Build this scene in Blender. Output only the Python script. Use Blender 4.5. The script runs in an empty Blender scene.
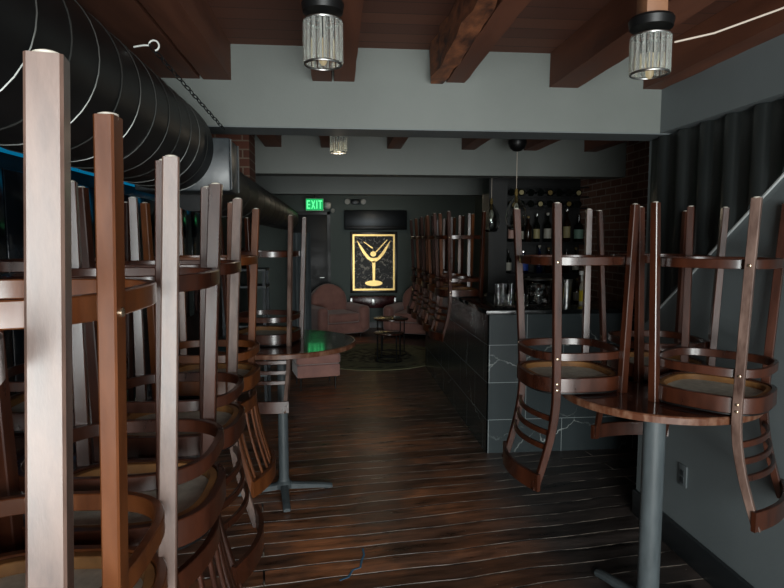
import bpy, bmesh, math, random
from mathutils import Vector, Matrix
random.seed(7)
PI = math.pi
S = bpy.context.scene
COL = S.collection

ORD = ['first', 'second', 'third', 'fourth', 'fifth', 'sixth', 'seventh', 'eighth']
# ------------------------------------------------------------------ camera, light, exposure
cam = bpy.data.objects.new('camera', bpy.data.cameras.new('camera'))
COL.objects.link(cam)
cam.data.sensor_width = 36.0
cam.data.lens = 590 / 784 * 36
cam.data.clip_start = 0.02
cam.location = (0, 0, 1.72)
cam.rotation_euler = (math.radians(90 - 5.23), 0, math.radians(-5.33))
S.camera = cam

world = bpy.data.worlds.new('world'); S.world = world
world.use_nodes = True
world.node_tree.nodes['Background'].inputs[0].default_value = (0.75, 0.9, 1.0, 1)
world.node_tree.nodes['Background'].inputs[1].default_value = 1.0

def area(name, loc, rot, sx, sy, power, col):
    l = bpy.data.lights.new(name, 'AREA'); l.shape = 'RECTANGLE'
    l.size = sx; l.size_y = sy; l.energy = power; l.color = col
    o = bpy.data.objects.new(name, l); COL.objects.link(o)
    o.location = loc; o.rotation_euler = [math.radians(a) for a in rot]
    return o
# daylight coming in through the street windows behind the camera
area('window_daylight', (0.35, -2.85, 1.3), (87, 0, 0), 2.8, 2.3, 340, (0.96, 1.0, 0.98))
area('pavement_bounce', (0.35, -3.1, 0.5), (128, 0, 0), 2.5, .9, 35, (1.0, 0.97, 0.92))

S.view_settings.view_transform = 'Standard'
S.view_settings.look = 'None'
S.view_settings.gamma = 1
S.view_settings.exposure = 0.0
S.view_settings.use_curve_mapping = False

# ------------------------------------------------------------------ materials
def lin(h):
    h = h.lstrip('#'); out = []
    for i in (0, 2, 4):
        c = int(h[i:i+2], 16) / 255
        out.append(c / 12.92 if c <= .04045 else ((c + .055) / 1.055) ** 2.4)
    return tuple(out) + (1,)

def N(nt, typ, **kw):
    n = nt.nodes.new(typ)
    for k, v in kw.items():
        if k.startswith('i_'):
            key = k[2:]
            n.inputs[int(key) if key.isdigit() else key.replace('_', ' ')].default_value = v
        else: setattr(n, k, v)
    return n

def base_mat(name, color, rough=.5, metal=0, spec=.5, coat=0, coat_rough=.1):
    m = bpy.data.materials.new(name); m.use_nodes = True
    b = m.node_tree.nodes['Principled BSDF']
    b.inputs['Base Color'].default_value = color if len(color) == 4 else tuple(color) + (1,)
    b.inputs['Roughness'].default_value = rough
    b.inputs['Metallic'].default_value = metal
    b.inputs['Specular IOR Level'].default_value = spec
    b.inputs['Coat Weight'].default_value = coat
    b.inputs['Coat Roughness'].default_value = coat_rough
    return m, m.node_tree, b

def noisy(name, c1, c2, scale=(4, 4, 4), rough=(.4, .6), detail=6, bump=0, lo=.35, hi=.65, bscale=None, **kw):
    """two colours mixed by stretched noise, with matching roughness variation"""
    m, nt, b = base_mat(name, lin(c1), **kw)
    L = nt.links.new
    tc = N(nt, 'ShaderNodeTexCoord'); mp = N(nt, 'ShaderNodeMapping'); mp.inputs['Scale'].default_value = scale
    L(tc.outputs['Object'], mp.inputs[0])
    nz = N(nt, 'ShaderNodeTexNoise', i_Scale=1.0, i_Detail=detail, i_Roughness=.6)
    L(mp.outputs[0], nz.inputs['Vector'])
    mr = N(nt, 'ShaderNodeMapRange', i_1=lo, i_2=hi); L(nz.outputs[0], mr.inputs[0])
    mx = N(nt, 'ShaderNodeMix', data_type='RGBA'); mx.inputs[6].default_value = lin(c1); mx.inputs[7].default_value = lin(c2)
    L(mr.outputs[0], mx.inputs[0]); L(mx.outputs[2], b.inputs['Base Color'])
    r = N(nt, 'ShaderNodeMapRange', i_3=rough[0], i_4=rough[1]); L(mr.outputs[0], r.inputs[0]); L(r.outputs[0], b.inputs['Roughness'])
    if bump:
        src = nz
        if bscale:
            src = N(nt, 'ShaderNodeTexNoise', i_Scale=bscale, i_Detail=4); L(tc.outputs['Object'], src.inputs['Vector'])
        bp = N(nt, 'ShaderNodeBump', i_Strength=bump, i_Distance=.01); L(src.outputs[0], bp.inputs['Height']); L(bp.outputs[0], b.inputs['Normal'])
    return m

M = {}
M['wood'] = noisy('stool_wood', '#28120a', '#442010', (14, 14, 3), (.26, .40), coat=.6, coat_rough=.2, bump=.05)
M['wood_orange'] = noisy('stool_wood_orange', '#4c2712', '#6c3c1b', (16, 16, 3), (.28, .42), coat=.4, coat_rough=.22, bump=.05)
M['wood_worn_glare'] = noisy('stool_wood_worn_glare', '#38231c', '#6e584e', (26, 26, 7), (.36, .5), coat=.55, coat_rough=.25, bump=.1, lo=.3, hi=.62)  # paler wood: scuffs plus window glare painted into the colour
M['raw_wood'] = noisy('raw_wood', '#6e4a28', '#96693a', (10, 10, 10), (.5, .7))
M['cushion'] = noisy('cushion_fabric', '#a3a196', '#c0beb2', (30, 30, 30), (.7, .85), bump=.2)
M['bolt'] = base_mat('bolt_metal', lin('#b8a48c'), .25, .9)[0]
M['glide'] = base_mat('glide_plastic', lin('#b9b4a8'), .5)[0]
M['table_wood'] = noisy('table_wood', '#2a1510', '#3f2118', (3, 14, 3), (.14, .24), coat=.6, coat_rough=.06)
M['table_rim'] = noisy('table_rim', '#54301f', '#8a6a55', (40, 40, 12), (.3, .5), lo=.45, hi=.8)
M['grey_metal'] = noisy('powder_grey_metal', '#41484b', '#4f575a', (20, 20, 4), (.4, .55), bump=.02)
M['black_metal'] = base_mat('black_metal', lin('#121314'), .4, .3)[0]
M['dark_metal'] = base_mat('dark_metal', lin('#23282c'), .35, .5)[0]
M['chrome'] = base_mat('chrome', (.8, .8, .8), .15, 1)[0]
M['steel'] = base_mat('brushed_steel', (.55, .56, .55), .3, 1)[0]
M['header'] = noisy('grey_paint', '#656a66', '#6d726e', (1.5, 1.5, 1.5), (.5, .6), bump=.06, bscale=90)
M['trim'] = noisy('header_underside_tone', '#5b6163', '#636a6b', (2, 2, 2), (.4, .5))
M['wall_dark'] = noisy('charcoal_paint', '#666e70', '#6e7678', (1.5, 1.5, 1.5), (.45, .55), bump=.05, bscale=80)
M['ribs'] = noisy('ribbed_panel_paint', '#1a1e1e', '#212525', (3, 3, 1), (.35, .5))
M['baseboard'] = base_mat('baseboard_paint', lin('#2b3033'), .4)[0]
M['wall_far'] = noisy('blue_grey_paint', '#55625f', '#5e6b68', (1, 1, 1), (.6, .7))
M['wall_black'] = noisy('black_wall', '#101214', '#1a1d20', (2, 2, 2), (.35, .6))
M['shelf_black'] = noisy('black_shelf_paint', '#090a0a', '#0e0f10', (2, 2, 2), (.4, .6))
M['joist'] = noisy('reddish_joist', '#4e2a1b', '#6e402a', (9, 1.2, 9), (.6, .8), bump=.35, lo=.3, hi=.7)
M['joist_rough'] = noisy('splintered_joist', '#3a1c10', '#9a5d38', (14, 6, 14), (.7, .9), bump=.9, lo=.35, hi=.65)
M['lamp_block'] = noisy('lamp_block_wood', '#7a5238', '#8a6146', (9, 9, 9), (.5, .7))
M['duct'] = noisy('black_duct_paint', '#0d0e0f', '#161719', (2, 1, 2), (.42, .55), spec=.35, bump=.03)
M['seam'] = base_mat('duct_seam_metal', lin('#5a5c5a'), .35, .8)[0]
M['plenum'] = noisy('galvanised_painted', '#272d30', '#363d41', (9, 9, 9), (.3, .45), bump=.04)
M['velvet'] = noisy('pink_velvet', '#8c625b', '#a5776c', (5, 5, 5), (.6, .8))
for mm in ('velvet',): M[mm].node_tree.nodes['Principled BSDF'].inputs['Sheen Weight'].default_value = .5
M['gold'] = base_mat('gold_leaf', lin('#f2cf86'), .38, .85)[0]
M['frame_black'] = base_mat('frame_black', lin('#1a1512'), .35)[0]
M['chest_red'] = noisy('oxblood_lacquer', '#3a1014', '#4c171a', (4, 4, 4), (.2, .3))
M['white_plastic'] = base_mat('white_plastic', lin('#c9ccc8'), .5)[0]
M['grey_plastic'] = base_mat('outlet_plastic', lin('#596062'), .45)[0]
M['cable'] = base_mat('cable_white', lin('#b8ab9e'), .5)[0]
M['rail_white'] = base_mat('handrail_white', lin('#b9bebe'), .4)[0]
M['green_leaf'] = base_mat('dark_blue_glass', lin('#0c1430'), .08)[0]

def glass(name, col, rough=.02, trans=1.0):
    m, nt, b = base_mat(name, col, rough); b.inputs['Transmission Weight'].default_value = trans; b.inputs['IOR'].default_value = 1.45
    return m
M['glass'] = glass('clear_glass', (.95, .97, .96, 1))
M['crystal'] = glass('crystal_prism', (.88, .92, .88, 1), .06, .88)
M['bottle_dark'] = base_mat('dark_bottle_glass', lin('#0b0f0c'), .08)[0]
M['bottle_brown'] = base_mat('brown_bottle_glass', lin('#1d0f08'), .08)[0]
def emis(name, col, st):
    m, nt, b = base_mat(name, (0, 0, 0, 1), .5); b.inputs['Emission Color'].default_value = col; b.inputs['Emission Strength'].default_value = st
    return m
M['led'] = emis('blue_led', (0.0, .25, .5, 1), .45)
M['exit_green'] = emis('exit_green', (.0, .55, .14, 1), .8)
M['exit_pale'] = emis('exit_pale', (.12, 1, .32, 1), 1.3)
M['bulb'] = emis('bulb_warm', (1, .8, .45, 1), .35)
for nm, c in (('label_white', '#a9a69a'), ('label_cream', '#9a8f66'), ('label_green', '#6f8f80'), ('label_pink', '#a8857a'),
              ('yellow', '#b5a11c'), ('foil_gold', '#6e5a28'), ('blue_label', '#2b4aa0')):
    M[nm] = base_mat(nm, lin(c), .55)[0]

def floor_mat():
    m, nt, b = base_mat('old_plank_floor', (.05, .03, .02, 1), .4)
    L = nt.links.new
    tc = N(nt, 'ShaderNodeTexCoord'); mp = N(nt, 'ShaderNodeMapping'); mp.inputs['Rotation'].default_value = (0, 0, math.radians(-7.5))
    L(tc.outputs['Object'], mp.inputs[0])
    # slight waviness of the plank edges
    wz = N(nt, 'ShaderNodeTexNoise', i_Scale=1.3, i_Detail=2); L(mp.outputs[0], wz.inputs['Vector'])
    wm = N(nt, 'ShaderNodeVectorMath', operation='MULTIPLY'); wm.inputs[1].default_value = (0, .075, 0); L(wz.outputs[1], wm.inputs[0])
    ad = N(nt, 'ShaderNodeVectorMath', operation='ADD'); L(mp.outputs[0], ad.inputs[0]); L(wm.outputs[0], ad.inputs[1])
    br = N(nt, 'ShaderNodeTexBrick', offset=.37, i_Scale=1, i_Mortar_Size=.0062, i_Mortar_Smooth=.6, i_Bias=0, i_Brick_Width=4.1, i_Row_Height=.138)
    br.inputs['Color1'].default_value = (0, 0, 0, 1); br.inputs['Color2'].default_value = (1, 1, 1, 1); br.inputs['Mortar'].default_value = (.5, .5, .5, 1)
    L(ad.outputs[0], br.inputs['Vector'])
    # long grain
    g = N(nt, 'ShaderNodeMapping'); g.inputs['Scale'].default_value = (2.2, 14, 1); L(ad.outputs[0], g.inputs[0])
    gn = N(nt, 'ShaderNodeTexNoise', i_Scale=1, i_Detail=8, i_Roughness=.65); L(g.outputs[0], gn.inputs['Vector'])
    # worn patches
    pn = N(nt, 'ShaderNodeTexNoise', i_Scale=.9, i_Detail=5, i_Roughness=.6); L(mp.outputs[0], pn.inputs['Vector'])
    pr = N(nt, 'ShaderNodeMapRange', i_1=.46, i_2=.56); L(pn.outputs[0], pr.inputs[0])
    # traffic lane: brown in the aisle, black-stained towards the bar and the right wall
    sx = N(nt, 'ShaderNodeSeparateXYZ'); L(tc.outputs['Object'], sx.inputs[0])
    la = N(nt, 'ShaderNodeMapRange', i_1=1.25, i_2=.5); L(sx.outputs[0], la.inputs[0])
    lm = N(nt, 'ShaderNodeMath', operation='MULTIPLY'); L(la.outputs[0], lm.inputs[0])
    la2 = N(nt, 'ShaderNodeMapRange', i_3=.35, i_4=1.0); L(pr.outputs[0], la2.inputs[0]); L(la2.outputs[0], lm.inputs[1])
    c1 = N(nt, 'ShaderNodeMix', data_type='RGBA'); c1.inputs[6].default_value = lin('#3e3734'); c1.inputs[7].default_value = lin('#9a6240')
    L(lm.outputs[0], c1.inputs[0])
    gr = N(nt, 'ShaderNodeMapRange', i_1=.35, i_2=.65, i_3=.35, i_4=1.75); L(gn.outputs[0], gr.inputs[0])
    pk = N(nt, 'ShaderNodeMapRange', i_3=.55, i_4=1.35); L(br.outputs['Color'], pk.inputs[0])
    mu = N(nt, 'ShaderNodeMath', operation='MULTIPLY'); L(gr.outputs[0], mu.inputs[0]); L(pk.outputs[0], mu.inputs[1])
    c2 = N(nt, 'ShaderNodeVectorMath', operation='SCALE'); L(c1.outputs[2], c2.inputs[0]); L(mu.outputs[0], c2.inputs['Scale'])
    # seams: dust and painted edge glints in grey here and there, black elsewhere
    sn = N(nt, 'ShaderNodeTexNoise', i_Scale=5.5, i_Detail=5); L(mp.outputs[0], sn.inputs['Vector'])
    sr = N(nt, 'ShaderNodeMapRange', i_1=.44, i_2=.58); L(sn.outputs[0], sr.inputs[0])
    sc = N(nt, 'ShaderNodeMix', data_type='RGBA'); sc.inputs[6].default_value = lin('#0e0a08'); sc.inputs[7].default_value = lin('#aea294'); L(sr.outputs[0], sc.inputs[0])
    c3 = N(nt, 'ShaderNodeMix', data_type='RGBA'); L(br.outputs['Fac'], c3.inputs[0]); L(c2.outputs[0], c3.inputs[6]); L(sc.outputs[2], c3.inputs[7])
    # paint specks and confetti
    vo = N(nt, 'ShaderNodeTexVoronoi', i_Scale=16); L(tc.outputs['Object'], vo.inputs['Vector'])
    vr = N(nt, 'ShaderNodeMath', operation='LESS_THAN', i_1=.045); L(vo.outputs['Distance'], vr.inputs[0])
    vs = N(nt, 'ShaderNodeSeparateColor'); L(vo.outputs['Color'], vs.inputs[0])
    vg = N(nt, 'ShaderNodeMath', operation='GREATER_THAN', i_1=.35); L(vs.outputs[0], vg.inputs[0])
    vm = N(nt, 'ShaderNodeMath', operation='MULTIPLY'); L(vr.outputs[0], vm.inputs[0]); L(vg.outputs[0], vm.inputs[1])
    c4 = N(nt, 'ShaderNodeMix', data_type='RGBA'); c4.inputs[7].default_value = lin('#a8a294'); L(vm.outputs[0], c4.inputs[0]); L(c3.outputs[2], c4.inputs[6])
    L(c4.outputs[2], b.inputs['Base Color'])
    rr = N(nt, 'ShaderNodeMapRange', i_1=.3, i_2=.7, i_3=.24, i_4=.44); L(gn.outputs[0], rr.inputs[0]); L(rr.outputs[0], b.inputs['Roughness'])
    hs = N(nt, 'ShaderNodeMath', operation='MULTIPLY', i_1=-2.0); L(br.outputs['Fac'], hs.inputs[0])
    hg = N(nt, 'ShaderNodeMath', operation='MULTIPLY', i_1=.3); L(gn.outputs[0], hg.inputs[0])
    hc = N(nt, 'ShaderNodeMath', operation='MULTIPLY', i_1=.5); L(br.outputs['Color'], hc.inputs[0])
    h1 = N(nt, 'ShaderNodeMath', operation='ADD'); L(hs.outputs[0], h1.inputs[0]); L(hg.outputs[0], h1.inputs[1])
    h2 = N(nt, 'ShaderNodeMath', operation='ADD'); L(h1.outputs[0], h2.inputs[0]); L(hc.outputs[0], h2.inputs[1])
    bp = N(nt, 'ShaderNodeBump', i_Strength=.8, i_Distance=.010); L(h2.outputs[0], bp.inputs['Height']); L(bp.outputs[0], b.inputs['Normal'])
    return m
M['floor'] = floor_mat()

def brick_mat(name, c1, c2, mortar, bw, rh, ms, axis, rough=.8, bump=.5, offset=.5):
    """axis: 'x' = wall facing along x (pattern in y,z); 'y' = wall facing along y (pattern in x,z); 'z' = flat"""
    m, nt, b = base_mat(name, lin(c1), rough)
    L = nt.links.new
    tc = N(nt, 'ShaderNodeTexCoord'); sp = N(nt, 'ShaderNodeSeparateXYZ'); L(tc.outputs['Object'], sp.inputs[0])
    cb = N(nt, 'ShaderNodeCombineXYZ')
    a, c = {'x': (1, 2), 'y': (0, 2), 'z': (0, 1)}[axis]
    L(sp.outputs[a], cb.inputs[0]); L(sp.outputs[c], cb.inputs[1])
    br = N(nt, 'ShaderNodeTexBrick', offset=offset, i_Scale=1, i_Mortar_Size=ms, i_Mortar_Smooth=.1, i_Brick_Width=bw, i_Row_Height=rh)
    br.inputs['Color1'].default_value = lin(c1); br.inputs['Color2'].default_value = lin(c2); br.inputs['Mortar'].default_value = lin(mortar)
    L(cb.outputs[0], br.inputs['Vector'])
    bp = N(nt, 'ShaderNodeBump', i_Strength=bump, i_Distance=.006, invert=True); L(br.outputs['Fac'], bp.inputs['Height']); L(bp.outputs[0], b.inputs['Normal'])
    L(br.outputs['Color'], b.inputs['Base Color'])
    return m, nt, b, br, cb
M['brick'] = brick_mat('red_brick', '#6a4434', '#866050', '#a09084', .215, .07, .006, 'x')[0]
M['brick_y'] = brick_mat('red_brick_face', '#4a281e', '#6a3c2c', '#7a6a5c', .215, .07, .006, 'y')[0]
M['ceiling'] = brick_mat('reddish_ceiling_boards', '#533022', '#643c2a', '#2c1812', 2.9, .13, .003, 'z', .7, .4)[0]

def marble(name, axis, off):
    m, nt, b, br, cb = brick_mat(name, '#363d3f', '#3f4648', '#8b9394', .61, .305, .0022, axis, .2, .12)
    L = nt.links.new
    mp = N(nt, 'ShaderNodeVectorMath', operation='ADD'); mp.inputs[1].default_value = off; L(cb.outputs[0], mp.inputs[0])
    br2 = br; L(mp.outputs[0], br2.inputs['Vector'])
    tc = N(nt, 'ShaderNodeTexCoord')
    # each tile gets its own shift of the vein pattern
    dn = N(nt, 'ShaderNodeTexNoise', i_Scale=1.9, i_Detail=5, i_Roughness=.6); L(tc.outputs['Object'], dn.inputs['Vector'])
    ds = N(nt, 'ShaderNodeVectorMath', operation='SCALE'); ds.inputs['Scale'].default_value = .4; L(dn.outputs[1], ds.inputs[0])
    da = N(nt, 'ShaderNodeVectorMath', operation='ADD'); L(tc.outputs['Object'], da.inputs[0]); L(ds.outputs[0], da.inputs[1])
    vo = N(nt, 'ShaderNodeTexVoronoi', feature='DISTANCE_TO_EDGE', i_Scale=2.1); L(da.outputs[0], vo.inputs['Vector'])
    vr = N(nt, 'ShaderNodeMapRange', i_1=0.0, i_2=.013, i_3=1, i_4=0); L(vo.outputs['Distance'], vr.inputs[0])
    mk = N(nt, 'ShaderNodeTexNoise', i_Scale=3.1, i_Detail=6); L(tc.outputs['Object'], mk.inputs['Vector'])
    mr = N(nt, 'ShaderNodeMapRange', i_1=.47, i_2=.66, i_3=0, i_4=.8); L(mk.outputs[0], mr.inputs[0])
    mm = N(nt, 'ShaderNodeMath', operation='MULTIPLY'); L(vr.outputs[0], mm.inputs[0]); L(mr.outputs[0], mm.inputs[1])
    mx = N(nt, 'ShaderNodeMix', data_type='RGBA'); L(mm.outputs[0], mx.inputs[0]); L(br.outputs['Color'], mx.inputs[6]); mx.inputs[7].default_value = lin('#b9bfbc')
    L(mx.outputs[2], b.inputs['Base Color'])
    return m
M['marble_front'] = marble('black_marble_tile_front', 'y', (.3, .03, 0))
M['marble_side'] = marble('black_marble_tile_side', 'x', (.2, .03, 0))
M['counter'] = noisy('black_stone_top', '#0d0f10', '#1c2021', (3, 3, 3), (.08, .16))

def rug_mat():
    m, nt, b = base_mat('patterned_rug', (.1, .1, .08, 1), .95)
    L = nt.links.new
    tc = N(nt, 'ShaderNodeTexCoord')
    ln = N(nt, 'ShaderNodeVectorMath', operation='LENGTH'); L(tc.outputs['Object'], ln.inputs[0])
    vo = N(nt, 'ShaderNodeTexVoronoi', i_Scale=7); L(tc.outputs['Object'], vo.inputs['Vector'])
    nz = N(nt, 'ShaderNodeTexNoise', i_Scale=9, i_Detail=4); L(tc.outputs['Object'], nz.inputs['Vector'])
    cr = N(nt, 'ShaderNodeValToRGB'); el = cr.color_ramp.elements
    el[0].color = lin('#302a24'); el[1].color = lin('#8b8768'); el[0].position = .42; el[1].position = .6
    L(nz.outputs[0], cr.inputs[0])
    rg = N(nt, 'ShaderNodeValToRGB'); rg.color_ramp.interpolation = 'CONSTANT'; e = rg.color_ramp.elements
    e[0].color = (.15, .15, .15, 1); e[1].position = .55; e[1].color = (.75, .75, .75, 1)
    e2 = e.new(.82); e2.color = (.3, .3, .3, 1); e3 = e.new(.9); e3.color = (.85, .85, .85, 1)
    L(ln.outputs['Value'], rg.inputs[0])
    mx = N(nt, 'ShaderNodeMix', data_type='RGBA'); mx.inputs[7].default_value = lin('#828262')
    L(rg.outputs[0], mx.inputs[0]); L(cr.outputs[0], mx.inputs[6]); L(mx.outputs[2], b.inputs['Base Color'])
    return m
M['rug'] = rug_mat()

def art_mat():
    m, nt, b = base_mat('textured_black_canvas', (.01, .01, .01, 1), .5)
    L = nt.links.new
    tc = N(nt, 'ShaderNodeTexCoord')
    nz = N(nt, 'ShaderNodeTexNoise', i_Scale=9, i_Detail=5, i_Distortion=2.2); L(tc.outputs['Object'], nz.inputs['Vector'])
    cr = N(nt, 'ShaderNodeValToRGB'); el = cr.color_ramp.elements
    el[0].position = .54; el[0].color = lin('#0d0d0d'); el[1].position = .64; el[1].color = lin('#b5b0a4')
    L(nz.outputs[0], cr.inputs[0]); L(cr.outputs[0], b.inputs['Base Color'])
    return m
M['art'] = art_mat()

# ------------------------------------------------------------------ mesh helpers
def add_box(bm, x0, x1, y0, y1, z0, z1, bev=0.0, mat=None):
    g = bmesh.ops.create_cube(bm, size=1)
    vs = g['verts']
    bmesh.ops.scale(bm, vec=(x1-x0, y1-y0, z1-z0), verts=vs)
    bmesh.ops.translate(bm, vec=((x0+x1)/2, (y0+y1)/2, (z0+z1)/2), verts=vs)
    if mat is not None: bmesh.ops.transform(bm, matrix=mat, verts=vs)
    if bev:
        es = list({e for v in vs for e in v.link_edges})
        bmesh.ops.bevel(bm, geom=es, offset=bev, segments=2, affect='EDGES', profile=.5)

def box_bm(*a, **k):
    bm = bmesh.new(); add_box(bm, *a, **k); return bm

def rings(bm, rs, closed=False, cap=True):
    """skin a list of vertex-coordinate rings"""
    vr = [[bm.verts.new(p) for p in r] for r in rs]
    n = len(rs[0]); k = len(vr)
    for i in range(k if closed else k-1):
        a, b = vr[i], vr[(i+1) % k]
        for j in range(n):
            bm.faces.new((a[j], a[(j+1) % n], b[(j+1) % n], b[j]))
    if cap and not closed:
        bm.faces.new(list(reversed(vr[0]))); bm.faces.new(vr[-1])

def chamfer_rect(w, d, c):
    w, d = w/2, d/2
    return [(w-c, -d), (w, -d+c), (w, d-c), (w-c, d), (-w+c, d), (-w, d-c), (-w, -d+c), (-w+c, -d)]

def add_post(bm, secs, rot=0, c=.003):
    """vertical member: secs = (z, cx, cy, sx, sy); rot turns the cross-section"""
    cr, sr = math.cos(rot), math.sin(rot)
    rs = []
    for z, cx, cy, sx, sy in secs:
        rs.append([(cx + cr*a - sr*b, cy + sr*a + cr*b, z) for a, b in chamfer_rect(sx, sy, c)])
    rings(bm, rs)

def add_strip(bm, pts, h, t, closed=False, c=.002):
    """bentwood strip: pts (x,y,z) swept with a rectangle t thick and h tall"""
    n = len(pts); rs = []
    for i in range(n):
        p = Vector(pts[i])
        a = Vector(pts[(i-1) % n]) if (closed or i > 0) else p
        b = Vector(pts[(i+1) % n]) if (closed or i < n-1) else p
        d = (b - a); d.z = 0; d.normalize(); nr = Vector((d.y, -d.x, 0))
        rs.append([tuple(p + nr*u + Vector((0, 0, v))) for u, v in chamfer_rect(t, h, c)])
    rings(bm, rs, closed)

def add_tube(bm, pts, r, seg=10, closed=False, cap=True):
    n = len(pts); rs = []; up = Vector((0, 0, 1)); prev = None
    for i in range(n):
        p = Vector(pts[i])
        a = Vector(pts[(i-1) % n]) if (closed or i > 0) else p
        b = Vector(pts[(i+1) % n]) if (closed or i < n-1) else p
        d = (b - a).normalized()
        if prev is None:
            u = d.cross(up) if abs(d.z) < .95 else d.cross(Vector((1, 0, 0)))
        else: u = prev - d * prev.dot(d)
        u.normalize(); prev = u; v = d.cross(u)
        rr = r[i] if isinstance(r, (list, tuple)) else r
        rs.append([tuple(p + u*rr*math.cos(2*PI*k/seg) + v*rr*math.sin(2*PI*k/seg)) for k in range(seg)])
    rings(bm, rs, closed, cap)

def add_lathe(bm, prof, seg=32, cx=0, cy=0, cap=True):
    rs = [[(cx + r*math.cos(2*PI*k/seg), cy + r*math.sin(2*PI*k/seg), z) for k in range(seg)] for r, z in prof]
    rings(bm, rs, cap=cap)

def B(fn, *a, **k):
    bm = bmesh.new(); fn(bm, *a, **k); return bm

def obj(name, bm, mat, parent=None, loc=(0, 0, 0), rot=(0, 0, 0), label=None, smooth=35):
    bmesh.ops.recalc_face_normals(bm, faces=bm.faces)
    me = bpy.data.meshes.new(name); bm.to_mesh(me); bm.free()
    me.materials.append(M[mat] if isinstance(mat, str) else mat)
    for p in me.polygons: p.use_smooth = True
    me.set_sharp_from_angle(angle=math.radians(smooth))
    o = bpy.data.objects.new(name, me); COL.objects.link(o)
    o.location = loc; o.rotation_euler = rot
    if parent: o.parent = parent
    if label: o['label'] = label
    return o

def tag(o, label, cat, group=None, kind=None):
    o['label'] = label; o['category'] = cat
    if group: o['group'] = group
    if kind: o['kind'] = kind
    return o

def thing(name, label, cat, loc=(0, 0, 0), rz=0, group=None):
    o = bpy.data.objects.new(name, None); COL.objects.link(o); o.empty_display_size = .1
    o.location = loc; o.rotation_euler = (0, 0, rz)
    return tag(o, label, cat, group)

KIDS = {}
def struct(name, bm, mat, **k):
    o = obj(name, bm, mat, **k); o['kind'] = 'structure'; return o

def copy_tree(o, parent=None):
    c = o.copy(); COL.objects.link(c)
    if parent: c.parent = parent
    for ch in [x for x in bpy.data.objects if x.parent == o]: copy_tree(ch, c)
    return c

# ------------------------------------------------------------------ the room
XL, XR, YB, YF, ZC = -1.62, 1.87, -2.6, 11.5, 2.73
struct('floor', box_bm(XL-.2, 4.2, YB-.2, YF+.2, -.1, 0), 'floor')
struct('ceiling', box_bm(XL-.2, 4.2, YB-.2, YF+.2, ZC, ZC+.1), 'ceiling')
struct('wall_left', box_bm(XL-.2, XL, YB-.2, YF+.2, 0, ZC), 'wall_black')
struct('wall_far', box_bm(XL, 4.2, YF, YF+.2, 0, ZC), 'wall_far')
struct('wall_right', box_bm(XR, XR+.86, YB-.2, 3.441, 0, ZC), 'wall_dark')
struct('wall_bulkhead', box_bm(XR-.062, XR-.0005, YB, 3.219, 2.315, ZC-.001), 'wall_dark')
struct('wall_brick', box_bm(2.71, 2.91, 3.50, 8.9, 0, ZC), 'brick')
struct('wall_lounge', box_bm(2.71, 2.91, 8.9, YF, 0, ZC), 'wall_far')
bm = bmesh.new()      # street wall behind the camera with its window opening
add_box(bm, XL, -1.15, YB-.2, YB, 0, ZC); add_box(bm, 1.8, XR, YB-.2, YB, 0, ZC)
add_box(bm, -1.15, 1.8, YB-.2, YB, 0, .12); add_box(bm, -1.15, 1.8, YB-.2, YB, 2.55, ZC)
struct('wall_back', bm, 'wall_dark')
bm = bmesh.new()
for x in (-1.15, .30, 1.74): add_box(bm, x, x+.06, YB-.12, YB-.04, .12, 2.55)
add_box(bm, -1.09, 1.74, YB-.12, YB-.04, .12, .19); add_box(bm, -1.09, 1.74, YB-.12, YB-.04, 2.48, 2.55)
struct('window_1', bm, 'frame_black')
# header beams
bm = bmesh.new(); add_box(bm, XL, XR, 3.22, 3.44, 2.316, ZC); struct('wall_header', bm, 'header')
struct('trim_1', box_bm(XL, XR, 3.219, 3.441, 2.309, 2.316), 'trim')  # underside of the header, its bounce light put into the colour
struct('trim_2', box_bm(XL, 2.71, 5.40, 5.62, 2.31, ZC), 'header')
struct('trim_3', box_bm(XL, 1.95, 7.72, 7.92, 2.31, ZC), 'header')
# skirting and door
struct('baseboard_right', box_bm(XR-.025, XR, YB, 3.440, 0, .155, bev=.004), 'baseboard')
struct('baseboard_far', box_bm(-.1, 2.71, YF-.02, YF, 0, .12), 'baseboard')
d = struct('door_1', box_bm(-.86, -.18, YF-.05, YF-.001, 0, 2.2, bev=.004), 'wall_black')
obj('door_handle', B(add_tube, [(-.25, YF-.05, 1.0), (-.25, YF-.09, 1.0), (-.33, YF-.09, 1.0)], .01), 'steel', d)
struct('trim_4', B(lambda bm: (add_box(bm, -.92, -.86, YF-.07, YF-.001, 0, 2.26), add_box(bm, -.18, -.12, YF-.07, YF-.001, 0, 2.26), add_box(bm, -.92, -.12, YF-.07, YF-.001, 2.2, 2.26))), 'wall_black')
struct('trim_5', box_bm(XL, -.70, 4.95, 5.30, 2.18, ZC), 'brick_y')       # brick pier on the left

# ribbed panel on the right wall, cut off along the stair line
def stair_z(y): return 1.38 + (3.18 - y) * .735
bm = bmesh.new()
y = 3.40; top = 2.31
prof = []
while y > .9:
    prof += [(y, 0)] + [(y-.075-.105*q/8, .028*math.sin(PI*q/8)**.7) for q in range(9)]
    y -= .196
prof = [(a, b) for a, b in prof if a < 3.42 and a > 1.0]
vlo, vhi = [], []
for py, dx in prof:
    zb = min(stair_z(py), top - .001)
    vlo.append(bm.verts.new((XR - .006 - dx, py, zb))); vhi.append(bm.verts.new((XR - .006 - dx, py, top)))
for i in range(len(prof)-1):
    bm.faces.new((vlo[i], vlo[i+1], vhi[i+1], vhi[i]))
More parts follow.
